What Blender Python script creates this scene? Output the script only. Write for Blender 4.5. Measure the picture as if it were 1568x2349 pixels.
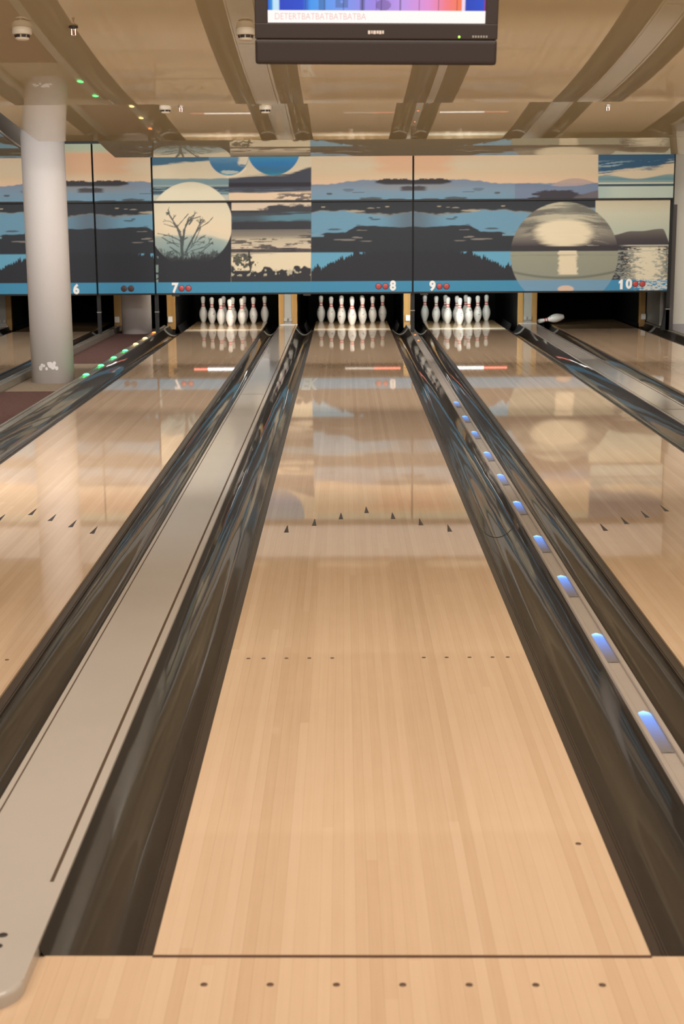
import bpy, bmesh, math, random
import numpy as np
from mathutils import Vector, Matrix, Euler

random.seed(7)
SC = bpy.context.scene
COL = SC.collection
for o in list(bpy.data.objects):
    bpy.data.objects.remove(o)


def lin(r, g, b):
    f = lambda c: (c / 12.92 if c <= 0.04045 else ((c + 0.055) / 1.055) ** 2.4)
    return (f(r / 255), f(g / 255), f(b / 255))


# ------------------------------------------------------------------ camera
PIT, YAW, ROL = 0.19956, -0.001986, -0.006032
cam_d = bpy.data.cameras.new('camera')
cam = bpy.data.objects.new('camera', cam_d)
COL.objects.link(cam)
R0 = Vector((math.cos(YAW), -math.sin(YAW), 0))
F0 = Vector((math.sin(YAW), math.cos(YAW), 0))
Z0 = Vector((0, 0, 1))
FW = F0 * math.cos(PIT) - Z0 * math.sin(PIT)
UP = F0 * math.sin(PIT) + Z0 * math.cos(PIT)
RT = R0 * math.cos(ROL) + UP * math.sin(ROL)
UP = UP * math.cos(ROL) - R0 * math.sin(ROL)
M = Matrix((RT, UP, -FW)).transposed().to_4x4()
M.translation = Vector((-0.1146, -2.8501, 1.5365))
cam.matrix_world = M
cam_d.sensor_fit = 'VERTICAL'
cam_d.sensor_height = 36.0
cam_d.sensor_width = 24.0
cam_d.lens = 3357.07 / 2349 * 36
cam_d.clip_start = 0.05
cam_d.clip_end = 100
cam_d.dof.use_dof = True
cam_d.dof.focus_distance = 8.0
cam_d.dof.aperture_fstop = 6.3
SC.camera = cam

# ------------------------------------------------------------------ world, lights, exposure
SC.view_settings.view_transform = 'Standard'
SC.view_settings.look = 'None'
SC.view_settings.gamma = 1
SC.view_settings.exposure = 0.0
SC.view_settings.use_curve_mapping = False
W = bpy.data.worlds.new('world')
SC.world = W
W.use_nodes = True
W.node_tree.nodes['Background'].inputs[0].default_value = (1.0, 0.90, 0.80, 1)
W.node_tree.nodes['Background'].inputs[1].default_value = 0.45


def area(name, loc, rot, sx, sy, power, col):
    d = bpy.data.lights.new(name, 'AREA')
    d.shape = 'RECTANGLE'
    d.size, d.size_y = sx, sy
    d.energy = power
    d.color = col
    o = bpy.data.objects.new(name, d)
    o.location = loc
    o.rotation_euler = rot
    COL.objects.link(o)
    return o


RAD = math.radians
WARM = (1.0, 0.89, 0.77)
SOFT = (1.0, 0.96, 0.91)
# ceiling lamps over the approach, light from the seating side
area('approach_lamp', (0.0, 0.25, 2.95), (RAD(4), 0, 0), 7.0, 1.0, 133, WARM)
area('concourse_lamp', (0.0, -5.2, 2.4), (RAD(62), 0, 0), 8.0, 1.5, 130, WARM)
# lamps in the steps of the ceiling, shining on towards the pins
area('step_lamp', (0.85, 1.80, 2.55), (RAD(40), 0, 0), 6.8, 0.10, 42, WARM)
area('step_lamp', (0.85, 5.585, 2.40), (RAD(46), 0, 0), 6.8, 0.10, 84, SOFT)
area('step_lamp', (1.10, 9.285, 2.40), (RAD(52), 0, 0), 6.1, 0.10, 98, SOFT)
area('step_lamp', (0.85, 13.0, 2.62), (RAD(58), 0, 0), 6.8, 0.12, 120, SOFT)
area('step_lamp', (-5.6, 13.0, 2.62), (RAD(58), 0, 0), 4.2, 0.12, 75, SOFT)
area('step_lamp', (-5.6, 9.285, 2.40), (RAD(52), 0, 0), 4.2, 0.10, 25, SOFT)
area('pillar_fill_light', (-2.97, 5.0, 3.0), (RAD(56), 0, 0), 0.6, 2.0, 290, (1.0, 0.975, 0.96))  # unseen fill light, added to brighten the front pillar and walkway
# lamps over the pin decks
area('pin_deck_lamp', (-1.775, 17.3, 0.53), (RAD(72), 0, 0), 0.9, 0.03, 15.0, (1.0, 0.93, 0.82))
area('pin_deck_lamp', (0.0, 17.3, 0.53), (RAD(72), 0, 0), 0.9, 0.03, 14.0, (1.0, 0.93, 0.82))
area('pin_deck_lamp', (1.583, 17.3, 0.53), (RAD(72), 0, 0), 0.9, 0.03, 18.0, (0.93, 1.0, 0.97))

# ------------------------------------------------------------------ materials


def nt(m):
    m.use_nodes = True
    return m.node_tree


def mat(name, col, rough=0.5, spec=0.5, metal=0.0, ior=1.5, bump=None, var=0.0, vscale=8.0, emit=None, coat=0.0):
    m = bpy.data.materials.new(name)
    t = nt(m)
    b = t.nodes['Principled BSDF']
    b.inputs['Base Color'].default_value = (*col, 1)
    b.inputs['Roughness'].default_value = rough
    b.inputs['Specular IOR Level'].default_value = spec
    b.inputs['Metallic'].default_value = metal
    b.inputs['IOR'].default_value = ior
    b.inputs['Coat Weight'].default_value = coat
    b.inputs['Coat Roughness'].default_value = 0.035
    if emit:
        b.inputs['Emission Color'].default_value = (*emit[0], 1)
        b.inputs['Emission Strength'].default_value = emit[1]
    tc = t.nodes.new('ShaderNodeTexCoord')
    if var > 0:
        n = t.nodes.new('ShaderNodeTexNoise')
        n.inputs['Scale'].default_value = vscale
        n.inputs['Detail'].default_value = 4
        t.links.new(tc.outputs['Object'], n.inputs['Vector'])
        mx = t.nodes.new('ShaderNodeMix')
        mx.data_type = 'RGBA'
        mx.inputs['A'].default_value = (*[c * (1 - var) for c in col], 1)
        mx.inputs['B'].default_value = (*[min(1, c * (1 + var)) for c in col], 1)
        t.links.new(n.outputs['Fac'], mx.inputs['Factor'])
        t.links.new(mx.outputs['Result'], b.inputs['Base Color'])
    if bump:
        sc, st, sv = bump
        mp = t.nodes.new('ShaderNodeMapping')
        mp.inputs['Scale'].default_value = sv
        n2 = t.nodes.new('ShaderNodeTexNoise')
        n2.inputs['Scale'].default_value = sc
        n2.inputs['Detail'].default_value = 2
        bp = t.nodes.new('ShaderNodeBump')
        bp.inputs['Strength'].default_value = st
        bp.inputs['Distance'].default_value = 0.02
        t.links.new(tc.outputs['Object'], mp.inputs['Vector'])
        t.links.new(mp.outputs['Vector'], n2.inputs['Vector'])
        t.links.new(n2.outputs['Fac'], bp.inputs['Height'])
        t.links.new(bp.outputs['Normal'], b.inputs['Normal'])
        t.links.new(bp.outputs['Normal'], b.inputs['Coat Normal'])
    return m


def mathn(t, op, a, b=None, c=None):
    n = t.nodes.new('ShaderNodeMath')
    n.operation = op
    for i, x in enumerate((a, b, c)):
        if x is None:
            continue
        if isinstance(x, (int, float)):
            n.inputs[i].default_value = x
        else:
            t.links.new(x, n.inputs[i])
    return n.outputs[0]


def wood(name, ca, cb, cc, rough, board=0.02703, joint=6.5, spec=0.5):
    m = bpy.data.materials.new(name)
    t = nt(m)
    b = t.nodes['Principled BSDF']
    g = t.nodes.new('ShaderNodeNewGeometry')
    s = t.nodes.new('ShaderNodeSeparateXYZ')
    t.links.new(g.outputs['Position'], s.inputs[0])
    xb = mathn(t, 'DIVIDE', mathn(t, 'ADD', s.outputs[0], 0.52705), board)
    bi = mathn(t, 'FLOOR', xb)
    wn = t.nodes.new('ShaderNodeTexWhiteNoise')
    wn.noise_dimensions = '1D'
    t.links.new(bi, wn.inputs['W'])
    yj = mathn(t, 'FLOOR', mathn(t, 'DIVIDE', mathn(t, 'MULTIPLY_ADD', wn.outputs['Value'], 7.3, s.outputs[1]), joint))
    cv = t.nodes.new('ShaderNodeCombineXYZ')
    t.links.new(bi, cv.inputs[0])
    t.links.new(yj, cv.inputs[1])
    w2 = t.nodes.new('ShaderNodeTexWhiteNoise')
    w2.noise_dimensions = '2D'
    t.links.new(cv.outputs[0], w2.inputs['Vector'])
    # grain
    gv = t.nodes.new('ShaderNodeCombineXYZ')
    t.links.new(mathn(t, 'MULTIPLY', s.outputs[0], 110.0), gv.inputs[0])
    t.links.new(mathn(t, 'MULTIPLY', s.outputs[1], 3.0), gv.inputs[1])
    t.links.new(mathn(t, 'MULTIPLY', bi, 3.7), gv.inputs[2])
    gn = t.nodes.new('ShaderNodeTexNoise')
    gn.inputs['Scale'].default_value = 1.0
    gn.inputs['Detail'].default_value = 3
    t.links.new(gv.outputs[0], gn.inputs['Vector'])
    # cloudy figure
    cn = t.nodes.new('ShaderNodeTexNoise')
    cn.inputs['Scale'].default_value = 9.0
    t.links.new(g.outputs['Position'], cn.inputs['Vector'])
    f = mathn(t, 'MULTIPLY_ADD', w2.outputs['Value'], 0.44, mathn(t, 'MULTIPLY', gn.outputs['Fac'], 0.40))
    f = mathn(t, 'MULTIPLY_ADD', cn.outputs['Fac'], 0.14, f)
    r = t.nodes.new('ShaderNodeValToRGB')
    r.color_ramp.elements[0].position = 0.12
    r.color_ramp.elements[0].color = (*ca, 1)
    r.color_ramp.elements[1].position = 0.95
    r.color_ramp.elements[1].color = (*cc, 1)
    e = r.color_ramp.elements.new(0.5)
    e.color = (*cb, 1)
    t.links.new(f, r.inputs[0])
    # thin dark seam between the boards
    fr = mathn(t, 'FRACT', xb)
    d = mathn(t, 'ABSOLUTE', mathn(t, 'SUBTRACT', fr, 0.5))
    seam = mathn(t, 'SMOOTH_MIN', 1.0, mathn(t, 'MULTIPLY', mathn(t, 'MAXIMUM', mathn(t, 'SUBTRACT', d, 0.465), 0.0), 26.0), 0.1)
    wseam = mathn(t, 'MULTIPLY', seam, mathn(t, 'MULTIPLY_ADD', wn.outputs['Value'], 0.38, 0.08))
    mx = t.nodes.new('ShaderNodeMix')
    mx.data_type = 'RGBA'
    mx.inputs['B'].default_value = (ca[0] * 0.42, ca[1] * 0.36, ca[2] * 0.30, 1)
    t.links.new(wseam, mx.inputs['Factor'])
    t.links.new(r.outputs[0], mx.inputs['A'])
    t.links.new(mx.outputs['Result'], b.inputs['Base Color'])
    b.inputs['Roughness'].default_value = rough
    b.inputs['Specular IOR Level'].default_value = spec
    return m


def attr_mat(name, rough=0.45, spec=0.4, emit=0.0):
    m = bpy.data.materials.new(name)
    t = nt(m)
    b = t.nodes['Principled BSDF']
    a = t.nodes.new('ShaderNodeVertexColor')
    a.layer_name = 'paint'
    b.inputs['Roughness'].default_value = rough
    b.inputs['Specular IOR Level'].default_value = spec
    if emit:
        b.inputs['Base Color'].default_value = (0.01, 0.01, 0.01, 1)
        t.links.new(a.outputs['Color'], b.inputs['Emission Color'])
        b.inputs['Emission Strength'].default_value = emit
    else:
        t.links.new(a.outputs['Color'], b.inputs['Base Color'])
    return m


M_LANE = wood('lane_maple', (0.575, 0.395, 0.25), (0.645, 0.46, 0.305), (0.71, 0.525, 0.36), 0.032)
M_APPR = wood('approach_maple', (0.585, 0.40, 0.25), (0.655, 0.465, 0.305), (0.72, 0.53, 0.36), 0.16)
M_DECK = wood('deck_maple', (0.42, 0.27, 0.13), (0.5, 0.33, 0.17), (0.58, 0.4, 0.22), 0.05)
M_GUT = mat('gutter_plastic', (0.039, 0.031, 0.024), 0.4, 0.25, bump=(1.0, 0.13, (8, 0.8, 8)), var=0.15, coat=0.7)
M_GUTF = mat('gutter_flange_plastic', (0.050, 0.038, 0.030), 0.3, 0.4, var=0.1)
M_CAP = mat('grey_cap_plastic', (0.47, 0.42, 0.37), 0.13, 0.5, bump=(1.2, 0.12, (3, 0.6, 3)), var=0.05, vscale=3)
M_GROOVE = mat('brown_groove', (0.085, 0.052, 0.032), 0.5)
M_RAIL = mat('rail_plastic', (0.40, 0.345, 0.30), 0.28, 0.5, var=0.05)
M_RAILD = mat('rail_dark_metal', (0.27, 0.245, 0.205), 0.25, 0.5, metal=0.2, var=0.1)
M_BLACK = mat('black_paint', (0.012, 0.012, 0.012), 0.45, 0.3, var=0.2)
M_PIT = mat('black_cloth', (0.006, 0.006, 0.006), 0.9, 0.1, var=0.3)
M_PIN = mat('pin_white', (0.74, 0.71, 0.66), 0.22, 0.5, var=0.03, vscale=30)
M_RED = mat('pin_red', (0.62, 0.06, 0.035), 0.25, 0.5)
M_SCUFF = mat('pin_scuff', (0.10, 0.09, 0.085), 0.6)
M_PIL = mat('pillar_plaster', (0.60, 0.56, 0.54), 0.55, 0.3, bump=(60, 0.05, (1, 1, 1)), var=0.03, vscale=2)
M_PLAST = mat('pale_plaster', (0.72, 0.69, 0.64), 0.7, 0.2)
M_CREAM = mat('cream_wall', (0.78, 0.74, 0.65), 0.7, 0.2, var=0.03, vscale=1.5)
M_LAV = mat('grey_skirting', (0.42, 0.39, 0.40), 0.5)
M_DGREY = mat('dark_grey_paint', (0.10, 0.085, 0.08), 0.5, var=0.1)
M_GREY = mat('grey_metal', (0.30, 0.29, 0.26), 0.4, 0.5, metal=0.2, var=0.1)
M_OAK = wood('kickback_wood', (0.27, 0.14, 0.033), (0.36, 0.20, 0.055), (0.43, 0.26, 0.085), 0.4, board=0.06, joint=3.0)
M_CARP = mat('maroon_carpet', (0.145, 0.080, 0.068), 0.95, 0.1, bump=(250, 0.4, (1, 1, 1)), var=0.35, vscale=40)
M_CARB = mat('beige_carpet', (0.33, 0.26, 0.19), 0.95, 0.1, bump=(250, 0.4, (1, 1, 1)), var=0.2, vscale=40)
M_FILM = mat('ceiling_film', (0.53, 0.455, 0.28), 0.012, 0.5, ior=1.95, var=0.02, vscale=1.0)
M_RISER = mat('ceiling_riser', (0.66, 0.62, 0.56), 0.6)
M_SLAB = mat('ceiling_paint', (0.42, 0.39, 0.36), 0.8, 0.2)
M_DETW = mat('detector_white', (0.70, 0.63, 0.52), 0.5)
M_DARK = mat('dark_slot', (0.03, 0.022, 0.018), 0.5)
M_CHROME = mat('bright_metal', (0.75, 0.74, 0.72), 0.2, 0.5, metal=0.9)
M_BULB = mat('red_bulb_glass', (0.45, 0.09, 0.04), 0.2)
M_TV = mat('tv_bezel', (0.020, 0.011, 0.009), 0.42, 0.5, var=0.1, vscale=60)
M_LOGO = mat('pale_logo', (0.75, 0.66, 0.6), 0.3, 0.5, metal=0.3)
M_NUM = mat('number_white', (0.80, 0.80, 0.78), 0.5)
M_LAMPR = mat('red_lens', (0.42, 0.045, 0.045), 0.3)
M_LAMPRIM = mat('lens_rim', (0.05, 0.012, 0.014), 0.4)
M_LAMPOFF = mat('unlit_lens', (0.045, 0.022, 0.02), 0.4)
M_ARROW = mat('arrow_inlay', (0.035, 0.026, 0.026), 0.3, 0.3)
M_DOT = mat('dot_inlay', (0.13, 0.065, 0.035), 0.15)
M_SEAM = mat('dark_seam', (0.10, 0.045, 0.025), 0.5)
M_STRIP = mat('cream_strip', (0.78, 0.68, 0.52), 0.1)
M_LETTER = mat('pale_lettering', (0.78, 0.69, 0.55), 0.12, 0.4)
M_MURAL = attr_mat('printed_mural', 0.5, 0.2)
M_SCREEN = attr_mat('tv_screen', 0.3, 0.4, emit=1.0)
M_TICK = mat('screen_text', (0.02, 0.02, 0.02), 0.4, emit=((0.80, 0.55, 0.52), 1.0))
M_TUBE = mat('white_tube', (0.8, 0.8, 0.8), 0.4, emit=((1.0, 0.95, 0.88), 5.5))
M_TUBED = mat('dim_tube', (0.8, 0.8, 0.8), 0.4, emit=((1.0, 0.88, 0.75), 0.9))
M_TUBER = mat('red_tube', (0.8, 0.3, 0.2), 0.4, emit=((1.0, 0.25, 0.17), 2.5))
LEDC = {'blue': (0.26, 0.56, 1.0), 'green': (0.10, 1.0, 0.28), 'yellow': (1.0, 0.75, 0.28), 'orange': (1.0, 0.26, 0.06)}
M_LED = {k: mat(k + '_led', v, 0.3, emit=(v, 1.25 if k == 'blue' else 2.6)) for k, v in LEDC.items()}
M_GUIDE = attr_mat('blue_painted_glow', 0.25, 0.5, emit=1.45)  # emits the painted colours, imitating light that spreads along the rail
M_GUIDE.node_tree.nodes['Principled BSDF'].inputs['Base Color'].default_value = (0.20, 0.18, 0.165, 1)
M_POWER = mat('green_power_led', (0.3, 0.9, 0.1), 0.3, emit=((0.45, 1.0, 0.12), 1.2))

# ------------------------------------------------------------------ mesh helpers


def link(name, me, m=None, parent=None):
    o = bpy.data.objects.new(name, me)
    COL.objects.link(o)
    if m is not None:
        if not isinstance(m, (list, tuple)):
            m = [m]
        for x in m:
            me.materials.append(x)
    if parent is not None:
        o.parent = parent
    return o


def obj(name, bm, m, parent=None, smooth=False, loc=None):
    me = bpy.data.meshes.new(name)
    bmesh.ops.recalc_face_normals(bm, faces=bm.faces)
    bm.to_mesh(me)
    bm.free()
    if smooth:
        me.shade_smooth()
    o = link(name, me, m, parent)
    if loc is not None:
        o.location = loc
    return o


def box(bm, x0, x1, y0, y1, z0, z1, bev=0.0, mi=0, seg=2):
    vs = [bm.verts.new((x, y, z)) for x in (x0, x1) for y in (y0, y1) for z in (z0, z1)]
    idx = [(0, 1, 3, 2), (4, 6, 7, 5), (0, 4, 5, 1), (2, 3, 7, 6), (0, 2, 6, 4), (1, 5, 7, 3)]
    fs = [bm.faces.new([vs[i] for i in f]) for f in idx]
    for f in fs:
        f.material_index = mi
    if bev > 0:
        es = set()
        for f in fs:
            es.update(f.edges)
        bmesh.ops.bevel(bm, geom=list(es), offset=bev, segments=seg, affect='EDGES', profile=0.6)
    return fs


def boxo(name, x0, x1, y0, y1, z0, z1, m, parent=None, bev=0.0):
    bm = bmesh.new()
    box(bm, x0, x1, y0, y1, z0, z1, bev)
    return obj(name, bm, m, parent)


def extr_y(bm, prof, ys, mi=0, closed=False):
    """sweep an (x,z) profile along the lane"""
    rows = [[bm.verts.new((x, y, z)) for (x, z) in prof] for y in ys]
    n = len(prof)
    for a, b in zip(rows[:-1], rows[1:]):
        for i in range(n if closed else n - 1):
            j = (i + 1) % n
            f = bm.faces.new((a[i], a[j], b[j], b[i]))
            f.material_index = mi
            f.smooth = True
    if closed:
        bm.faces.new(rows[0])
        bm.faces.new(rows[-1][::-1])
    return rows


def lathe(bm, prof, seg=24, mi=0, cx=0, cy=0):
    rings = []
    for r, z in prof:
        if r < 1e-5:
            rings.append([bm.verts.new((cx, cy, z))])
        else:
            rings.append([bm.verts.new((cx + r * math.cos(2 * math.pi * k / seg), cy + r * math.sin(2 * math.pi * k / seg), z)) for k in range(seg)])
    for a, b in zip(rings[:-1], rings[1:]):
        for k in range(seg):
            j = (k + 1) % seg
            if len(a) == 1:
                f = bm.faces.new((a[0], b[j], b[k]))
            elif len(b) == 1:
                f = bm.faces.new((a[k], a[j], b[0]))
            else:
                f = bm.faces.new((a[k], a[j], b[j], b[k]))
            f.material_index = mi
            f.smooth = True


def prism(bm, pts, z0, z1, mi=0):
    a = [bm.verts.new((x, y, z0)) for x, y in pts]
    b = [bm.verts.new((x, y, z1)) for x, y in pts]
    n = len(pts)
    bm.faces.new(a[::-1]).material_index = mi
    bm.faces.new(b).material_index = mi
    for i in range(n):
        j = (i + 1) % n
        bm.faces.new((a[i], a[j], b[j], b[i])).material_index = mi


def tag(o, label, cat, group=None, kind=None):
    o['label'] = label
    o['category'] = cat
    if group:
        o['group'] = group
    if kind:
        o['kind'] = kind
    return o


def thing(name, label, cat, loc=(0, 0, 0), group=None):
    o = bpy.data.objects.new(name, None)
    o.empty_display_size = 0.1
    o.location = loc
    COL.objects.link(o)
    return tag(o, label, cat, group)


def struct(o):
    o['kind'] = 'structure'
    return o


def copy_thing(root, loc=None, rot=None):
    r = root.copy()
    COL.objects.link(r)
    for ch in list(root.children):
        c = ch.copy()
        COL.objects.link(c)
        c.parent = r
        c.matrix_parent_inverse = ch.matrix_parent_inverse.copy()
        for g in ch.children:
            d = g.copy()
            COL.objects.link(d)
            d.parent = c
    if loc is not None:
        r.location = loc
    if rot is not None:
        r.rotation_euler = rot
    return r


def text_mesh(s, size, bold=0.0, extrude=0.002, bevel=0.0):
    cu = bpy.data.curves.new('lettering', 'FONT')
    cu.body = s
    cu.size = size
    cu.offset = bold
    cu.extrude = extrude
    cu.bevel_depth = bevel
    cu.bevel_resolution = 0
    cu.align_x = 'CENTER'
    cu.align_y = 'CENTER'
    cu.resolution_u = 6
    t = bpy.data.objects.new('lettering', cu)
    COL.objects.link(t)
    bpy.context.view_layer.update()
    dg = bpy.context.evaluated_depsgraph_get()
    me = bpy.data.meshes.new_from_object(t.evaluated_get(dg))
    bpy.data.objects.remove(t)
    bpy.data.curves.remove(cu)
    return me


# ------------------------------------------------------------------ layout (metres; x across, y along the lanes, foul line at y=0)
LW = 0.52705
LANES = {6: -4.13, 7: -1.775, 8: 0.0, 9: 1.583, 10: 3.388}
LEND = 19.16
GY1 = 17.42
MY = 16.45          # face of the masking panels
SKEW = -0.012       # the foul line runs very slightly off square


def fy(x):
    return SKEW * x


# ------------------------------------------------------------------ setting
bm = bmesh.new()
xs = [-9.0, 4.6]
v = [bm.verts.new(q) for q in ((-9, -7, 0), (4.6, -7, 0), (4.6, fy(4.6), 0), (-9, fy(-9), 0))]
bm.faces.new(v)
r = bmesh.ops.extrude_face_region(bm, geom=list(bm.faces))
for q in r['geom']:
    if isinstance(q, bmesh.types.BMVert):
        q.co.z = -0.12
floor = struct(obj('floor', bm, M_APPR))
base = struct(boxo('floor', -9, 4.6, 0.14, 20.7, -0.2, -0.13, M_DARK))
ceil = struct(boxo('ceiling', -9, 4.6, -7, 20.8, 3.1, 3.2, M_SLAB))
wl = struct(boxo('wall_left', -9.1, -9, -7, 20.8, -0.2, 3.2, M_CREAM))
wr = struct(boxo('wall_right', 4.6, 4.7, -7, 20.8, -0.2, 3.2, M_CREAM))
wb = struct(boxo('wall_back', -9, 4.6, 20.7, 20.8, -0.2, 3.2, M_PIT))
wn_ = struct(boxo('wall_right', 4.275, 4.6, 17.0, 17.12, -0.13, 3.1, M_CREAM))
struct(boxo('baseboard_right', 4.275, 4.6, 16.98, 17.0, -0.13, 0.085, M_LAV))
struct(boxo('trim_1', -9, 4.2, 16.62, 16.7, 2.56, 3.1, M_PLAST))
struct(boxo('trim_2', -9, 4.2, 16.50, 16.62, 2.455, 2.56, M_BLACK))
struct(boxo('trim_3', 4.205, 4.275, 16.80, 17.1, -0.13, 1.66, M_DGREY))

# approach dots, inlaid in the floor before the foul line
for i in range(7):
    bm = bmesh.new()
    lathe(bm, [(0.0, 0.0006), (0.0075, 0.0006), (0.0075, -0.001)], 14)
    x = (i - 3) * 0.13515 - 0.002
    d = obj('approach_dot', bm, M_DOT, floor)
    d.location = (x, -0.118 + fy(x), 0)

# carpet of the walkway between lanes 6 and 7
bm = bmesh.new()
ys = [0.0, 10.62, 13.2, 18.3]
for i in range(3):
    box(bm, -3.255, -2.668, ys[i], ys[i + 1], -0.06, -0.035, mi=(1 if i == 1 else 0))
tag(obj('walkway_carpet', bm, [M_CARP, M_CARB]), 'maroon carpet strip with one beige band around the front white pillar', 'carpet')

# ------------------------------------------------------------------ lanes
BD = 2 * LW / 39


def build_lane(n):
    cx = LANES[n]
    t = thing('bowling_lane', {6: 'maple bowling lane left of the white pillars, under the number 6',
                               7: 'maple bowling lane under the number 7, reflecting the front white pillar',
                               8: 'maple bowling lane in the middle of the view, under the number 8',
                               9: 'maple bowling lane under the number 9, right of the blue-lit rail',
                               10: 'maple bowling lane beside the right wall, with no standing pins'}[n], 'bowling lane', (cx, 0, 0), 'bowling lanes')
    bm = bmesh.new()
    y0a, y0b = fy(cx - LW) + 0.003, fy(cx + LW) + 0.003
    prism(bm, [(-LW, y0a), (LW, y0b), (LW, 17.36), (-LW, 17.36)], -0.12, 0.0)
    obj('lane_bed', bm, M_LANE, t)
    bm = bmesh.new()
    box(bm, -LW, LW, 17.36, 17.62, -0.12, 0.0)
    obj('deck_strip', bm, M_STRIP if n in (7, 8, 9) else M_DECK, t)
    bm = bmesh.new()
    box(bm, -LW, LW, 17.62, LEND, -0.12, 0.0)
    obj('pin_deck', bm, M_DECK, t)
    bm = bmesh.new()
    prism(bm, [(-LW, y0a - 0.010), (LW, y0b - 0.010), (LW, y0b), (-LW, y0a)], -0.02, 0.0012)
    obj('foul_line', bm, M_SEAM, t)
    if n == 6:
        return t
    me = None
    for k in range(7):
        dx = (k - 3) * 5 * BD
        yy = 4.80 - 0.158 * abs(k - 3)
        if me is None:
            bm = bmesh.new()
            prism(bm, [(-0.012, -0.085), (0.012, -0.085), (0.0012, 0.085), (-0.0012, 0.085)], -0.001, 0.0006)
            a = obj('aiming_arrow', bm, M_ARROW, t)
            me = a.data
        else:
            a = link('aiming_arrow', me, None, t)
        a.location = (dx, yy, 0)
    me = None
    for b_ in (3, 5, 8, 11, 14, 26, 29, 32, 35, 37):
        if me is None:
            bm = bmesh.new()
            lathe(bm, [(0.0, 0.0006), (0.0075, 0.0006), (0.0075, -0.001)], 12)
            a = obj('guide_dot', bm, M_DOT, t)
            me = a.data
        else:
            a = link('guide_dot', me, None, t)
        a.location = (-LW + (b_ - 0.5) * BD, 2.134, 0)
    if n == 8:
        a = link('guide_dot', me, None, t)
        a.location = (LW - 2.4 * BD, 0.56, 0)
        me = text_mesh('EK', 0.39, 0.016, 0.0003)
        a = link('lane_lettering', me, M_LETTER, t)  # flat pale letters set a hair above the lane surface
        a.scale = (0.30, 3.3, 1)
        a.location = (-0.437, 10.75, 0.0005)
        a['label'] = 'pale letters on the lane'
    return t


for n in LANES:
    build_lane(n)

# ------------------------------------------------------------------ gutters


def gutter(x_lane, x_out, label):
    """x_lane = edge at the lane, x_out = edge at the divider"""
    t = thing('gutter', label, 'gutter', (x_lane, 0, 0), 'bowling lane gutters')
    w = x_out - x_lane
    s = 1 if w > 0 else -1
    w = abs(w)
    pf = []
    fl = 0.036
    n = 20
    for i in range(n + 1):
        a = i / n
        x = fl + a * (w - fl)
        # shallow round channel, rising above the lane at the divider side
        z = -0.014 - 0.062 * math.sin(math.pi * min(1.0, a)) ** 0.8 + 0.036 * a ** 3
        pf.append((x, z))
    bm = bmesh.new()
    y0 = fy(x_lane) - 0.002
    ys = [y0 + (GY1 - y0) * k / 60 for k in range(61)]
    extr_y(bm, [(s * x, z) for x, z in pf], ys)
    ch = obj('channel', bm, M_GUT, t, smooth=True)
    bm = bmesh.new()
    box(bm, *sorted((0.0, s * fl)), y0, GY1, -0.06, -0.008)
    for q in (0.030, 0.037):
        box(bm, *sorted((s * (q - 0.0016), s * (q + 0.0016))), y0, GY1, -0.06, -0.0055)
    obj('flange', bm, M_GUTF, t)
    # thin pale rim where the channel meets the pin deck
    bm = bmesh.new()
    extr_y(bm, [(s * x, z + 0.010) for x, z in pf], [GY1 - 0.16, GY1])
    e = obj('end_rim', bm, M_GREY, t, smooth=True)
    # deep channel beside the pin deck
    bm = bmesh.new()
    extr_y(bm, [(s * x, z - 0.03 * math.sin(math.pi * min(1, i / n))) for i, (x, z) in enumerate(pf)], [GY1, 18.03])
    extr_y(bm, [(s * x * 0.60, z - 0.03 * math.sin(math.pi * min(1, i / n))) for i, (x, z) in enumerate(pf)], [18.03, LEND])
    obj('deck_channel', bm, M_BLACK, t, smooth=True)
    bm = bmesh.new()
    box(bm, *sorted((s * fl, s * (w - 0.005))), y0 - 0.0, y0 + 0.006, -0.12, -0.02)
    obj('end_plate', bm, M_GUTF, t)
    return t, pf, s


CAPS = {'78': (-1.030, -0.768), '910': (2.362, 2.622), '56': (-5.15, -4.87)}
RAILS = {'67': (-2.662, -2.580), '66': (-3.345, -3.263), '89': (0.767, 0.849), '10': (4.155, 4.235)}
g8r = gutter(LW, RAILS['89'][0], 'dark glossy gutter right of the middle lane, with a seam line beside the arrows')
gutter(-LW, CAPS['78'][1], 'dark glossy gutter left of the middle lane, beside the wide grey cap')
gutter(LANES[7] + LW, CAPS['78'][0], 'dark glossy gutter along the right edge of the lane marked 7')
gutter(LANES[7] - LW, RAILS['67'][1], 'dark glossy gutter along the left edge of the lane marked 7, under the green lights')
gutter(LANES[9] - LW, RAILS['89'][1], 'dark glossy gutter along the left edge of the lane marked 9')
gutter(LANES[9] + LW, CAPS['910'][0], 'dark glossy gutter along the right edge of the lane marked 9')
gutter(LANES[10] - LW, CAPS['910'][1], 'dark glossy gutter along the left edge of the lane marked 10, under the fallen pin')
gutter(LANES[10] + LW, RAILS['10'][0], 'dark gutter at the far right, along the right edge of the lane marked 10')
gutter(LANES[6] + LW, RAILS['66'][0], 'dark gutter along the right edge of the lane marked 6, behind the front pillar')
gutter(LANES[6] - LW, CAPS['56'][1], 'dark gutter at the far left, along the left edge of the lane marked 6')
# joint seam across gutter 8 right
t, pf, s = g8r
for yj in (4.42,):
    bm = bmesh.new()
    extr_y(bm, [(s * x, z + 0.0008) for x, z in pf], [yj, yj + 0.012])
    obj('joint_seam', bm, M_DARK, t, smooth=True)

# ------------------------------------------------------------------ wide grey caps


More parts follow.
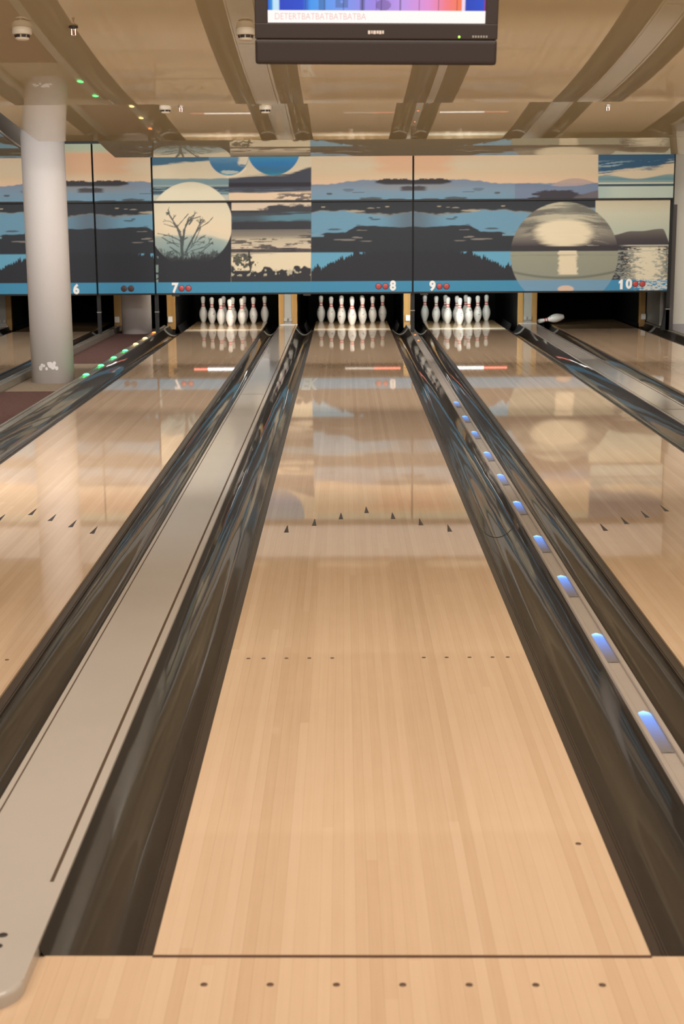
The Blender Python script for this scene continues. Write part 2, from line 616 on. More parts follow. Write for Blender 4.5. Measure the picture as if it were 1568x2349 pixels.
def cap(key, label, joints):
    x0, x1 = CAPS[key]
    w = x1 - x0
    t = thing('ball_return_cap', label, 'lane divider', ((x0 + x1) / 2, 0, 0), 'wide lane dividers')
    h = w / 2
    yb, ye = -0.215, 18.02
    bm = bmesh.new()
    rr = 0.075
    pts = []
    for k in range(9):
        a = math.pi + (math.pi / 2) * k / 8
        pts.append((-h + rr + rr * math.cos(a), yb + rr + rr * math.sin(a)))
    for k in range(9):
        a = 1.5 * math.pi + (math.pi / 2) * k / 8
        pts.append((h - rr + rr * math.cos(a), yb + rr + rr * math.sin(a)))
    pts += [(h, ye), (-h, ye)]
    a = [bm.verts.new((x, y, -0.0)) for x, y in pts]
    b = [bm.verts.new((x, y, 0.030)) for x, y in pts]
    top = bm.faces.new(b)
    bm.faces.new(a[::-1])
    side = []
    for i in range(len(pts)):
        j = (i + 1) % len(pts)
        side.append(bm.faces.new((a[i], a[j], b[j], b[i])))
    bmesh.ops.bevel(bm, geom=list(top.edges), offset=0.011, segments=4, affect='EDGES', profile=0.5)
    for f in bm.faces:
        f.smooth = False
    obj('cap_body', bm, M_CAP, t)
    # sides reaching down between the gutters
    boxo('cap_web', -h + 0.012, h - 0.012, 0.0, ye, -0.12, -0.0005, M_GUTF, t)
    boxo('groove', h - 0.034, h - 0.025, 0.30, ye, 0.029, 0.0306, M_GROOVE, t)
    boxo('groove', -h + 0.016, -h + 0.0205, 0.30, ye, 0.029, 0.0306, M_GROOVE, t)
    for k, lx in enumerate((-0.066, 0.048)):
        for q in (0.044, -0.004):
            if k:
                continue
            bm = bmesh.new()
            lathe(bm, [(0, 0.0315), (0.009, 0.0315), (0.0105, 0.0302), (0.0105, 0.029)], 14)
            o = obj('bolt', bm, M_DARK, t)
            o.location = (h - 0.084, q, 0)
    for yj in joints:
        boxo('joint_seam', -h + 0.02, h - 0.04, yj, yj + 0.012, 0.029, 0.0306, M_GROOVE, t)
    boxo('end_lip', -h, h, ye - 0.03, ye, 0.028, 0.040, M_CHROME, t, bev=0.004)
    return t


cap('78', 'wide light grey divider cap between the lanes marked 7 and 8, rounded near end', (9.75,))
cap('910', 'wide light grey divider cap between the lanes marked 9 and 10', (8.6, 14.2))
cap('56', 'wide grey divider cap at the far left, beyond the lane marked 6', ())

# ------------------------------------------------------------------ narrow rails with lights


def led_mesh(sc=1.0):
    bm = bmesh.new()
    bmesh.ops.create_uvsphere(bm, u_segments=16, v_segments=8, radius=1.0)
    bmesh.ops.delete(bm, geom=[v_ for v_ in bm.verts if v_.co.z < -0.01], context='VERTS')
    for v_ in bm.verts:
        v_.co = Vector((v_.co.x * 0.0205 * sc, v_.co.y * 0.045 * sc, v_.co.z * 0.009 * sc))
    return bm


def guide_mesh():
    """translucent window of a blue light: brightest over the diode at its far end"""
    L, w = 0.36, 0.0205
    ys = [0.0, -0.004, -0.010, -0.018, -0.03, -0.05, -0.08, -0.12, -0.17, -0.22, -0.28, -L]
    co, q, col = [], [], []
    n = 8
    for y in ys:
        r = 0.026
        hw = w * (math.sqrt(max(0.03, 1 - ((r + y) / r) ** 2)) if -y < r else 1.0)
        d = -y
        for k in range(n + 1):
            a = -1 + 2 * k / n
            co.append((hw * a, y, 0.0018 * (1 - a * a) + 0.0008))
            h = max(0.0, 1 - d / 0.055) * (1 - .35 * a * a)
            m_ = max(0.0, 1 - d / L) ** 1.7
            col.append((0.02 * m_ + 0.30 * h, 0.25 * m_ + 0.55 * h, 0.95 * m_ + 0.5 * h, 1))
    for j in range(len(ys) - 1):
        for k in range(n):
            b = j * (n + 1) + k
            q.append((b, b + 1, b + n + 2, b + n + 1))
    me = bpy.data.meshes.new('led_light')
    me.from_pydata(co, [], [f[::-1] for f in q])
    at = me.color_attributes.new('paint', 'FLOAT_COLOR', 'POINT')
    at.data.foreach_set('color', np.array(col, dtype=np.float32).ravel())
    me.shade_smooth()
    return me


def rail(key, label, leds, lights=False, sc=1.0):
    x0, x1 = RAILS[key]
    h = (x1 - x0) / 2
    t = thing('light_rail', label, 'lane divider', ((x0 + x1) / 2, 0, 0), 'narrow lane dividers')
    ye = 18.0
    near = key == '89'
    lip = 0.019
    zt, zc = (0.030, 0.021) if near else (0.038, 0.026)
    bm = bmesh.new()
    prof = [(-h, -0.12), (-h, zt - 0.006), (-h + 0.004, zt), (-h + lip - 0.003, zt), (-h + lip, zt - 0.003), (-h + lip, zc),
            (h - lip, zc), (h - lip, zt - 0.003), (h - lip + 0.003, zt), (h - 0.004, zt), (h, zt - 0.006), (h, -0.12)]
    extr_y(bm, prof, [0.0, ye], closed=True)
    for f in bm.faces:
        f.smooth = False
    obj('rail_body', bm, M_RAIL if near else M_RAILD, t)
    mes = {}
    for y, c in leds:
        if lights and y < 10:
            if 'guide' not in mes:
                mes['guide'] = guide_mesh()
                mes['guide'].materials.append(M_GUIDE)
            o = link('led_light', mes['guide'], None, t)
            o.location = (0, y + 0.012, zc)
            o['label'] = 'blue light window with a painted fading glow'
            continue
        if c not in mes:
            o = obj('led_light', led_mesh(sc), M_LED[c], t, smooth=True)
            mes[c] = o.data
        else:
            o = link('led_light', mes[c], None, t)
        o.location = (0, y, zc + 0.0005 if near else zt)
        o['label'] = 'small %s light set in the rail' % c
    return t


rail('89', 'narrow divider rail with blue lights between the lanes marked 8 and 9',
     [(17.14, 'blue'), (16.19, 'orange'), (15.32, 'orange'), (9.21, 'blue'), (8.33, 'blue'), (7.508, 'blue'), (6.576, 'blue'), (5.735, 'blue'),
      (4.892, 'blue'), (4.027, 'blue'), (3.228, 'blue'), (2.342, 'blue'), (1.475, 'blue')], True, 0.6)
rail('67', 'narrow divider rail with green and orange lights, left of the lane marked 7',
     [(16.60, 'orange'), (15.68, 'yellow'), (14.84, 'yellow'), (13.96, 'green'), (13.11, 'green'), (12.25, 'green'), (11.36, 'green')], False, 1.5)
rail('66', 'narrow unlit divider rail left of the walkway carpet, behind the front pillar', [])
rail('10', 'narrow unlit divider rail along the right wall', [])

# ------------------------------------------------------------------ pillars


def pillar(x, y, label, r=0.205):
    bm = bmesh.new()
    lathe(bm, [(0, -0.035), (r, -0.035), (r, 3.1), (0, 3.1)], 48)
    for f in bm.faces:
        f.smooth = len(f.verts) == 4
    o = obj('pillar', bm, M_PIL, None)
    o.location = (x, y, 0)
    return tag(o, label, 'pillar', 'round white pillars')


p1 = pillar(-2.962, 11.46, 'tall round white pillar standing in front, on the beige band of the carpet')
pillar(-2.975, 17.50, 'round white pillar behind, seen under the printed panel left of the 7')
bm = bmesh.new()
for k in range(9):
    a = RAD(-112 + k * 5.6 + random.uniform(-1.5, 1.5))
    zc = 0.14 + random.uniform(-0.035, 0.03)
    rr = random.uniform(0.012, 0.026)
    c = Vector((0.2058 * math.cos(a), 0.2058 * math.sin(a), zc))
    tx = Vector((-math.sin(a), math.cos(a), 0))
    vs = [bm.verts.new(c + tx * rr * math.cos(q * math.pi / 5) + Vector((0, 0, 1)) * rr * 1.2 * math.sin(q * math.pi / 5)) for q in range(10)]
    bm.faces.new(vs)
pp = obj('scuff_patch', bm, mat('white_filler', (0.622, 0.585, 0.565), 0.6), p1)
pp['label'] = 'whiter filler patches near the foot'

# ------------------------------------------------------------------ glossy stretched ceiling panels


def cpanel(x0, x1, ye, ze, s, q, L, label, notch=None):
    t = thing('ceiling_panel', label, 'ceiling panel', (0, ye, 0), 'glossy ceiling panels')
    N = 64
    prof = []
    for i in range(N + 1):
        w = L * i / N
        prof.append((-w, ze + s * w + q * w * w))
    bm = bmesh.new()
    rows = []
    X = [x0 + (x1 - x0) * k / 12 for k in range(13)]
    for y, z in prof:
        rows.append([bm.verts.new((x, y, z)) for x in X])
    for a, b in zip(rows[:-1], rows[1:]):
        for k in range(12):
            f = bm.faces.new((a[k], b[k], b[k + 1], a[k + 1]))
            f.smooth = True
    me = bpy.data.meshes.new('film')
    bm.normal_update()
    bm.to_mesh(me)
    bm.free()
    o = link('film', me, M_FILM, t)
    # backing board above the film
    bm = bmesh.new()
    for (ya, za), (yb, zb) in zip(prof[::8][:-1], prof[::8][1:]):
        vs = [bm.verts.new(p) for p in ((x0, ya, za + 0.012), (x1, ya, za + 0.012), (x1, yb, zb + 0.012), (x0, yb, zb + 0.012),
                                        (x0, ya, za + 0.03), (x1, ya, za + 0.03), (x1, yb, zb + 0.03), (x0, yb, zb + 0.03))]
        for f in ((0, 1, 2, 3), (7, 6, 5, 4), (0, 4, 5, 1), (3, 2, 6, 7), (0, 3, 7, 4), (1, 5, 6, 2)):
            bm.faces.new([vs[i] for i in f])
    obj('backing_board', bm, M_RISER, t)
    # thin profile strip along the low edge
    bm = bmesh.new()
    box(bm, x0, x1, 0.0005, 0.012, ze + 0.001, ze + 0.03)
    obj('edge_profile', bm, M_RISER, t)
    bm = bmesh.new()
    box(bm, x0, x1, 0.03, 0.05, ze + 0.02, 3.08)
    obj('riser', bm, M_RISER, t)
    return t


XL, XR = -2.60, 4.20
cpanel(XL, XR, 5.494, 2.1447, 0.1024, 0.01293, 3.65, 'nearest glossy tan ceiling panel, behind the hanging screen')
cpanel(-2.545, XR, 9.20, 2.1356, 0.0940, 0.0080, 3.66, 'middle glossy tan ceiling panel with two smoke detectors at its start')
cpanel(-2.495, XR, 12.90, 2.150, 0.085, 0.017, 3.66, 'farthest glossy tan ceiling panel, reflecting the printed wall')
cpanel(-8.0, -3.34, 12.90, 2.150, 0.085, 0.017, 3.66, 'grey glossy ceiling panel at the far left, beyond the front pillar')
cpanel(-8.0, -3.34, 9.20, 2.1356, 0.094, 0.008, 3.66, 'ceiling panel above the far left lane, one step nearer')
o = boxo('ceiling_speaker', -3.98, -3.78, 13.3, 13.5, 2.60, 2.86, M_BLACK, None, bev=0.01)
tag(o, 'black box under the ceiling at the left edge, above the grey ceiling panel', 'speaker')
boxo('bracket', -3.90, -3.86, 13.38, 13.42, 2.86, 3.1, M_BLACK, o)


def ray_on(par, x, y):
    ye, ze, s, q = par
    w = ye - y
    return ze + s * w + q * w * w


P1 = (5.494, 2.1447, 0.1024, 0.01293)
P2 = (9.20, 2.1356, 0.0940, 0.0080)


def detector(x, y, par, label):
    z = ray_on(par, x, y)
    t = thing('smoke_detector', label, 'smoke detector', (x, y, z), 'smoke detectors')
    bm = bmesh.new()
    lathe(bm, [(0, 0.01), (0.043, 0.01), (0.043, -0.020), (0.040, -0.024)], 28)
    lathe(bm, [(0.026, -0.024), (0.026, -0.040)], 28)
    lathe(bm, [(0.040, -0.024), (0.026, -0.0241)], 28)
    obj('housing', bm, M_DETW, t, smooth=False)
    bm = bmesh.new()
    lathe(bm, [(0.0, -0.037), (0.031, -0.037), (0.030, -0.044), (0.022, -0.048), (0, -0.048)], 28)
    obj('cover', bm, M_DETW, t, smooth=False)
    for k in range(8):
        a = 2 * math.pi * (k + 0.5) / 8
        bm = bmesh.new()
        vs = []
        for da in (-0.3, -0.1, 0.1, 0.3):
            for zz in (-0.0255, -0.0365):
                rr = 0.0345 if zz > -0.03 else 0.0320
                vs.append(bm.verts.new((rr * math.cos(a + da), rr * math.sin(a + da), zz)))
        for i in range(3):
            bm.faces.new((vs[2 * i], vs[2 * i + 2], vs[2 * i + 3], vs[2 * i + 1]))
        obj('vent_slot', bm, M_DARK, t)
    return t


detector(-1.516, 3.85, P1, 'cream smoke detector at the upper left, on the nearest ceiling panel')
detector(-0.539, 3.88, P1, 'cream smoke detector half hidden by the left side of the hanging screen')
detector(-1.349, 7.71, P2, 'white smoke detector on the ceiling step above the moon picture, beside a sprinkler')
detector(-0.653, 7.73, P2, 'white smoke detector on the ceiling step, right of the other white one')


def sprinkler(x, y, par, label, plate=True, sc=1.0):
    z = ray_on(par, x, y)
    t = thing('fire_sprinkler', label, 'sprinkler', (x, y, z), 'fire sprinklers')
    bm = bmesh.new()
    lathe(bm, [(0, 0.004), (0.021 * sc, 0.004), (0.020 * sc, -0.006), (0, -0.007)], 20)
    obj('plate', bm, M_DARK if plate else M_CHROME, t)
    bm = bmesh.new()
    lathe(bm, [(0.006 * sc, -0.006), (0.006 * sc, -0.012), (0.009 * sc, -0.014), (0.003 * sc, -0.016)], 12)
    for s in (-1, 1):
        box(bm, s * 0.008 * sc - 0.0012, s * 0.008 * sc + 0.0012, -0.002, 0.002, -0.036 * sc, -0.010 * sc)
    lathe(bm, [(0, -0.036 * sc), (0.011 * sc, -0.036 * sc), (0.011 * sc, -0.038 * sc), (0, -0.038 * sc)], 14)
    obj('frame', bm, M_CHROME, t)
    bm = bmesh.new()
    lathe(bm, [(0, -0.014 * sc), (0.0035 * sc, -0.016 * sc), (0.0035 * sc, -0.032 * sc), (0, -0.034 * sc)], 10)
    obj('bulb', bm, M_BULB, t)
    return t


sprinkler(-1.285, 3.82, P1, 'small fire sprinkler with a dark round plate, upper left of the ceiling')
sprinkler(-1.241, 7.71, P2, 'tiny white sprinkler right of the white smoke detector above the moon picture', False)
sprinkler(1.745, 7.77, P2, 'tiny white sprinkler on the ceiling step at the right', False)

# ------------------------------------------------------------------ printed masking panels: painted picture


def _hash(ix, iy, seed):
    n = (ix.astype(np.int64) * 374761393 + iy.astype(np.int64) * 668265263 + seed * 1442695041) & 0xFFFFFFFF
    n = ((n ^ (n >> 13)) * 1274126177) & 0xFFFFFFFF
    return ((n ^ (n >> 16)) & 0xFFFF) / 65535.0


def vnoise(x, y, seed):
    ix, iy = np.floor(x), np.floor(y)
    fx, fy_ = x - ix, y - iy
    fx = fx * fx * (3 - 2 * fx)
    fy_ = fy_ * fy_ * (3 - 2 * fy_)
    a = _hash(ix, iy, seed)
    b = _hash(ix + 1, iy, seed)
    c = _hash(ix, iy + 1, seed)
    d = _hash(ix + 1, iy + 1, seed)
    return (a * (1 - fx) + b * fx) * (1 - fy_) + (c * (1 - fx) + d * fx) * fy_


def fbm(x, y, seed, oc=4):
    s, a = 0, 0.5
    for i in range(oc):
        s = s + a * vnoise(x * 2 ** i, y * 2 ** i, seed + i * 17)
        a *= 0.5
    return np.clip((s / (1 - 0.5 ** oc) - .5) * 1.7 + .5, 0, 1)


def ss(a, b, x):
    t_ = np.clip((x - a) / (b - a), 0, 1)
    return t_ * t_ * (3 - 2 * t_)


class Paint:
    def __init__(self, u, v):
        self.u, self.v = u, v
        self.c = np.zeros(u.shape + (3,))

    def fill(self, mask, col, k=1.0):
        if isinstance(col, tuple):
            col = np.array(lin(*col))
        m = np.clip(mask * k, 0, 1)[..., None]
        self.c = self.c * (1 - m) + col * m

    def grad(self, mask, stops, coord):
        pos = [s[0] for s in stops]
        cols = np.array([lin(*s[1]) for s in stops])
        c = np.stack([np.interp(coord, pos, cols[:, i]) for i in range(3)], -1)
        self.fill(mask, c)


def box_m(u, v, u0, u1, v0, v1, s=0.8):
    return ss(u0 - s, u0 + s, u) * (1 - ss(u1 - s, u1 + s, u)) * ss(v0 - s, v0 + s, v) * (1 - ss(v1 - s, v1 + s, v))


DK = (46, 50, 56)


def lake(P, t, v, mask, side):
    """the mirrored sunset lake picture; t = distance from its axis"""
    n1 = fbm(t / 26, v / 9, 3)
    n2 = fbm(t / 40, v / 4.5, 9)
    nf = fbm(t / 3.2, v / 2.6, 21, 2)
    P.grad(mask, [(330, (176, 190, 168)), (341, (186, 188, 160)), (347, (212, 180, 148)), (375, (208, 192, 164)), (398, (212, 190, 158)), (415, (222, 192, 160))], v)
    og = mask * (1 - ss(70, 130, t + 30 * n1)) * ss(343, 350, v) * (1 - ss(385, 405, v))
    P.fill(og, (216, 168, 132), 0.75)
    P.fill(mask * ss(130, 230, t) * ss(347, 354, v) * (1 - ss(378, 400, v)), (212, 192, 160), 0.6)
    # distant ridges
    ridge = 411 + 10 * ss(110, 215, t) + 2.2 * (fbm(t / 9, t * 0, 5) - .5)
    P.fill(mask * ss(-1, 1, v - ridge), (124, 140, 160))
    P.grad(mask * ss(-1, 1, v - ridge) * ss(416, 430, v), [(420, (122, 140, 162)), (440, (116, 143, 163)), (457, (108, 146, 168))], v)
    # warm grey haze
    P.fill(mask * (1 - ss(40, 150, t)) * ss(418, 424, v) * (1 - ss(428, 440, v)), (140, 138, 130), 0.55)
    hill = 409 + 3.5 * (1 - ss(0, 14, t)) + 7 * ss(70, 96, t) + 2.5 * (nf - .5)
    P.fill(mask * ss(-.8, .8, v - hill) * (1 - ss(419, 424, v + 4 * ss(60, 90, t))) * (1 - ss(82, 92, t)), (58, 56, 60))
    P.fill(mask * ss(427, 429, v + 3 * n1) * (1 - ss(434, 438, v)) * (1 - ss(22, 36, t + 14 * (n2 - .5))), (72, 70, 74))
    for (tc, vc, w, h) in ((98, 455, 34, 5), (42, 456, 22, 3), (192, 442.5, 7, 2.4), (126, 439, 14, 1.2), (148, 434, 14, 4)):
        d_ = ((t - tc) / w) ** 2 + ((v - vc) / h) ** 2 + 1.6 * (n2 - .5)
        P.fill(mask * (1 - ss(.5, 1.1, d_)) * (v < 459), (74, 76, 80), .5 if tc == 148 else .9)
    # lower half: dark cloud shelf
    low = mask * (v > 459.5)
    P.fill(low, DK)
    sh = 486 + 5 * np.sin(t / 38.0) + 6 * (n1 - .5)
    P.fill(low * ss(-1.2, 1.2, v - sh), (104, 146, 170))
    P.fill(low * ss(-3, 0, v - sh) * (1 - ss(0, 4, v - sh)), (140, 140, 132), .55)
    P.fill(low * ss(-1, 1, v - sh) * (1 - ss(8, 85, t)), (88, 98, 108), .8)
    for (tc, vc, w, h) in ((132, 482, 24, 2.2), (60, 472, 8, 1.5), (80, 474.5, 7, 1.2), (207, 472, 5, 1.6), (96, 475, 12, 1)):
        d_ = ((t - tc) / w) ** 2 + ((v - vc) / h) ** 2 + 1.3 * (n2 - .5)
        P.fill(low * (1 - ss(.4, 1.1, d_)), (170, 160, 138), .85)
    for (tc, vc, w, h) in ((88, 501, 15, 2.0), (98, 498, 8, 2.6), (190, 524, 22, 2.6), (125, 514, 8, .9)):
        d_ = ((t - tc) / w) ** 2 + ((v - vc) / h) ** 2 + 1.5 * (n2 - .5)
        P.fill(low * (1 - ss(.5, 1.1, d_)), (66, 78, 88), .9)
    hl = 519 - 3 * ss(60, 110, t) * (1 - ss(120, 145, t)) + 11 * ss(128, 158, t) + 3 * ss(190, 225, t) + 3.4 * (n1 - .5)
    P.fill(low * ss(-1, 1, v - hl), DK)
    P.fill(low * box_m(t, v, 205, 240, 533, 541 - 10 * ss(205, 240, 0 * t + 205)) * (n2 > .46), (120, 156, 172), .8)
    P.fill(low * ss(200, 236, t) * ss(532, 534, v) * (1 - ss(539, 542, v)), (112, 152, 174), .8)
    for (tc, vc, w, h) in ((150, 548, 30, 2.2), (112, 551, 20, 1.8), (130, 543, 12, 2.0), (120, 526, 12, .9)):
        d_ = ((t - tc) / w) ** 2 + ((v - vc + (t - tc) * .03) / h) ** 2 + 1.6 * (n2 - .5)
        P.fill(low * (1 - ss(.4, 1.1, d_)), (138, 132, 124), .75)
    # forest picture at the bottom
    P.fill(low * ss(576.5, 578, v) * ss(108, 116, t), (98, 158, 186))
    tr = 577 + 42 * ss(108, 238, t) ** 1.25 + 9 * (fbm(t / 7.5, 0 * t, 31, 2) - .5) + 7 * (np.abs(((t / 5.2 + 1.3 * vnoise(t / 9, 0 * t, 8)) % 1) - .5) * 2 - .5) * (.4 + vnoise(t / 6, 0 * t, 12)) + 2.4 * (vnoise(t / 1.2, v / 1.5, 15) - .5)
    tr = tr - 7 * ss(214, 219, t) * (1 - ss(226, 238, t))
    P.fill(low * ss(-1, 1, v - tr), (44, 46, 52))
    P.fill(low * ss(644, 645.5, v), (66, 136, 172))


def mural(u, v):
    P = Paint(u, v)
    one = np.ones_like(u)
    ub = 945 + (-2.567 - 0.778) * (176.1 + 0.0105 * (671.5 - v))
    # lake pictures: axis 210 at the left and 947 in the middle
    axis = 201 + (v - 358) * 0.07
    lake(P, np.abs(u - np.where(u < ub, 206, 947)), v, one, 0)
    # ---------------- moon picture (345..525 / 712)
    m = box_m(u, v, ub, 712.5, 300, 459.5)
    nA = fbm(u / 30, v / 5, 41)
    nB = fbm(u / 14, v / 5, 47)
    nC = fbm(u / 60, v / 2.6, 53)
    P.grad(m, [(358, (206, 196, 170)), (402, (216, 202, 174))], v)
    P.fill(m * (u < 526) * (1 - ss(-2, 3, v - (376 - (u - 345) * .095 + 5 * (nA - .5)))), (62, 100, 124))
    P.fill(m * (u < 525) * ss(404, 407, v - 2 * (nA - .5)), (122, 148, 154))
    P.fill(m * (u < 525) * ss(419, 421, v) * (1 - ss(424, 428, v)), (176, 184, 172), .5)
    P.fill(m * (u < 525) * ss(422, 426, v) * (1 - ss(438, 443, v)) * ss(.36, .52, nC + .16), (58, 78, 92))
    P.fill(m * (u < 525) * ss(441, 445, v), (196, 196, 180), .8)
    mc = m * ss(522.5, 524, u)
    P.fill(mc * ss(-3, 3, v - (404 - (u - 525) * .062 - 12 * ss(660, 712, u) + 6 * (nC - .5))), (66, 70, 82))
    P.fill(mc * ss(413, 418, v) * (1 - ss(423, 427, v)), (46, 44, 52))
    P.fill(mc * ss(423, 438, v) * ss(.55, .7, nC), (96, 112, 124), .8)
    P.fill(mc * ss(-2, 2, v - (440 + 5 * (nC - .5) - .02 * (u - 525))), (222, 196, 166))
    P.fill(mc * ss(437, 443, v) * ss(615, 660, u + 30 * (nB - .5)) * ss(.40, .58, nB + .1), (88, 84, 86), .9)
    # balls
    for (cu, cv, r, a, b) in ((626, 337.5, 61.5, (44, 118, 176), (62, 142, 176)), (523, 352, 46.5, (66, 118, 156), (116, 156, 178))):
        d_ = np.hypot(u - cu, v - cv)
        bm_ = m * (1 - ss(r - 1, r + 1, d_))
        P.grad(bm_, [(350, b), (372, a), (385, (56, 110, 150)), (392, (40, 116, 150)), (399, (70, 150, 176))], v + 5 * (nA - .5))
    d_ = np.hypot(u - 523, v - 352)
    bm_ = m * (1 - ss(44, 47, d_))
    P.fill(bm_ * ss(541, 549, u + 5 * (nB - .5)) * (1 - ss(372, 377, v + 8 * (nB - .5))), (214, 204, 180))
    P.fill(bm_ * (1 - ss(.5, 1.2, ((u - 524) / 22) ** 2 + ((v - 391) / 4) ** 2 + 1.4 * (nB - .5))), (200, 204, 190), .8)
    P.fill(m * (1 - ss(.7, 1.1, np.abs(d_ - 50) / 2.2)) * ss(512, 520, u) * (1 - ss(560, 568, u)) * (v > 380), (226, 214, 190), .8)
    # moon, upper part
    d_ = np.hypot(u - 436, v - 510)
    P.fill(m * (1 - ss(96, 98, d_)), (220, 212, 186))
    # ---------------- lower part of the moon picture
    m = box_m(u, v, ub, 712.5, 459.5, 645)
    P.fill(m, (44, 46, 51))
    disc = (1 - ss(94.5, 96, d_)) * m
    disc = np.maximum(disc, m * (1 - ss(440, 441, u)) * (d_ < 400) * (v < 520))
    P.grad(disc, [(460, (218, 208, 182)), (520, (224, 206, 176)), (533, (216, 204, 178)), (540, (160, 172, 164)), (560, (138, 158, 156)), (590, (120, 138, 138))], v + 3 * (nA - .5) - 14 * ss(470, 535, u))
    P.fill(disc * (1 - ss(358, 386, u)) * ss(535, 560, v), (160, 166, 156), .4)
    # tree
    segs = [((417, 588), (414, 540), 4.4), ((414, 545), (405, 518), 2.6), ((405, 518), (385, 486), 1.7), ((417, 560), (421, 522), 3.0), ((421, 522), (432, 500), 2.0),
            ((432, 500), (458, 492), 1.0), ((421, 524), (430, 497), 1.4), ((430, 497), (441, 490), .8), ((404, 516), (430, 486), .8), ((424, 575), (447, 530), 2.2),
            ((447, 530), (456, 510), 1.4), ((450, 522), (476, 506), 1.2), ((476, 506), (487, 494), .8), ((432, 510), (438, 502), 2.2), ((412, 548), (390, 537), 1.2), ((390, 537), (360, 531), .8),
            ((410, 556), (388, 552), 1.2), ((388, 552), (370, 540), .8), ((410, 578), (388, 562), 1.3), ((404, 518), (374, 509), .7), ((413, 527), (405, 524), 1.2), ((380, 483), (386, 484), 1.8), ((386, 481), (381, 487), 1.6),
            ((436, 572), (470, 562), .9), ((448, 585), (486, 552), .9), ((420, 545), (428, 541), 1.8), ((456, 545), (470, 535), .6), ((441, 560), (458, 520), .8), ((400, 570), (382, 575), .8), ((410, 590), (385, 575), 1.0)]
    rnd = random.Random(5)

    def twig(x, y, a, ln, w, dep):
        x2, y2 = x + ln * math.cos(a), y - ln * math.sin(a)
        segs.append(((x, y), (x2, y2), w))
        if dep > 0 and x2 < 520:
            for q in range(rnd.choice((1, 2, 2, 3))):
                twig(x2, y2, a + rnd.uniform(-.75, .75), ln * rnd.uniform(.55, .85), w * .72, dep - 1)

    for (bx, by, a, ln, w, dp) in ((405, 520, 2.2, 14, 1.0, 3), (388, 490, 2.0, 8, .7, 2), (421, 525, 1.4, 14, 1.1, 3), (432, 500, .6, 11, .8, 3), (447, 531, .9, 14, 1.1, 3), (455, 512, 1.3, 9, .8, 2),
                                 (412, 548, 2.7, 14, 1.0, 3), (392, 538, 2.9, 9, .8, 2), (409, 562, 2.6, 12, .9, 3), (424, 575, .7, 16, 1.0, 3), (440, 556, .5, 12, .8, 3), (470, 560, .6, 9, .7, 2), (414, 535, 1.9, 12, .9, 2)):
        twig(bx, by, a, ln, w, dp)
    for k in range(150):
        gx = rnd.uniform(352, 528)
        twig(gx, 594 + rnd.uniform(-4, 4), 1.57 + rnd.uniform(-.7, .7), rnd.uniform(7, 15), rnd.uniform(.4, .9), 1)
    dm = np.full(u.shape, 99.0)
    for (ax, ay), (bx, by), w in segs:
        tt = np.clip(((u - ax) * (bx - ax) + (v - ay) * (by - ay)) / ((bx - ax) ** 2 + (by - ay) ** 2), 0, 1)
        dd = np.hypot(u - ax - tt * (bx - ax), v - ay - tt * (by - ay)) - w * .75
        dm = np.minimum(dm, dd)
    P.fill(disc * (1 - ss(-.4, .9, dm + .8 * (nB - .5))), (66, 74, 74), .95)
    gr = 588 - 12 * fbm(u / 6, 0 * u, 61, 3) - 22 * np.maximum(0, vnoise(u / 3.1 + v / 30, v / 40, 71) - .55) + 6 * (nB - .5)
    gr = gr + 6 * np.exp(-((u - 436) / 40) ** 2)
    P.fill(disc * ss(-3, 5, v - gr), (58, 60, 62))
    P.fill(m * (u < 529) * ss(589, 600, v + 6 * nB), (44, 46, 51))
    P.fill(box_m(u, v, 355, 361.5, 584, 645) * ss(.42, .55, fbm(u / 7, v / 6, 77)), (142, 160, 156), .8)
    # ---------------- cloud pictures, middle strip
    mc = m * ss(528.5, 530, u)
    P.fill(mc * (v < 479), (214, 196, 172))
    P.fill(mc * (v < 492) * ss(-3, 4, v - (482 - 16 * ss(570, 640, u) + 9 * (nB - .5))), (62, 62, 68))
    tl = mc * ss(-3, 3, v - (490 - 5 * ss(600, 690, u) + 8 * (nC - .5))) * (v < 505)
    P.fill(tl, (92, 132, 148), .9)
    P.fill(mc * (1 - ss(575, 640, u)) * ss(482, 486, v) * (v < 506), (66, 72, 78), .8)
    P.fill(mc * ss(499, 508, v + 6 * (nA - .5)), (52, 52, 58))
    P.fill(mc * ss(522.5, 524, v), (112, 106, 100))
    P.grad(mc * ss(522.5, 524, v), [(524, (108, 104, 98)), (538, (136, 128, 116)), (546, (186, 174, 150)), (566, (206, 190, 166))], v)
    cl = ss(.5, .6, nC * .6 + nB * .4 + .10 * ss(545, 572, v) - .05)
    P.fill(mc * ss(538, 545, v) * cl, (70, 66, 68), .9)
    P.fill(mc * ss(525, 540, v) * (1 - ss(545, 556, v)) * ss(660, 700, u) * ss(.46, .56, nC), (60, 58, 62), .9)
    P.fill(mc * ss(565, 569, v + 5 * (nC - .5)), (64, 60, 64), .95)
    P.fill(mc * ss(576, 577.5, v), (222, 208, 178))
    P.fill(mc * ss(577, 578, v) * (1 - ss(583, 588, v)) * (1 - ss(600, 640, u)) * ss(.35, .5, nC), (104, 98, 96), .8)
    tw = (1 - ss(.6, 1.1, ((u - 560) / 24) ** 2 + ((v - 597) / 17) ** 2 + 2.6 * (fbm(u / 5, v / 5, 83) - .5)))
    P.fill(mc * tw * (v > 578), (62, 66, 58), .95)
    P.fill(mc * (np.abs(u - 572 - (v - 600) * .1) < 2.4) * (v > 572), (56, 56, 56), .95)
    tl_ = 618 - 16 * np.maximum(0, fbm(u / 17, 0 * u, 91, 2) - .35) * 1.6 + 6 * ss(.0, 1, 1 - np.abs(u - 588) / 12) - 4 * (nB - .5)
    P.fill(mc * ss(-1.5, 1.5, v - tl_ - 1), (52, 52, 56))
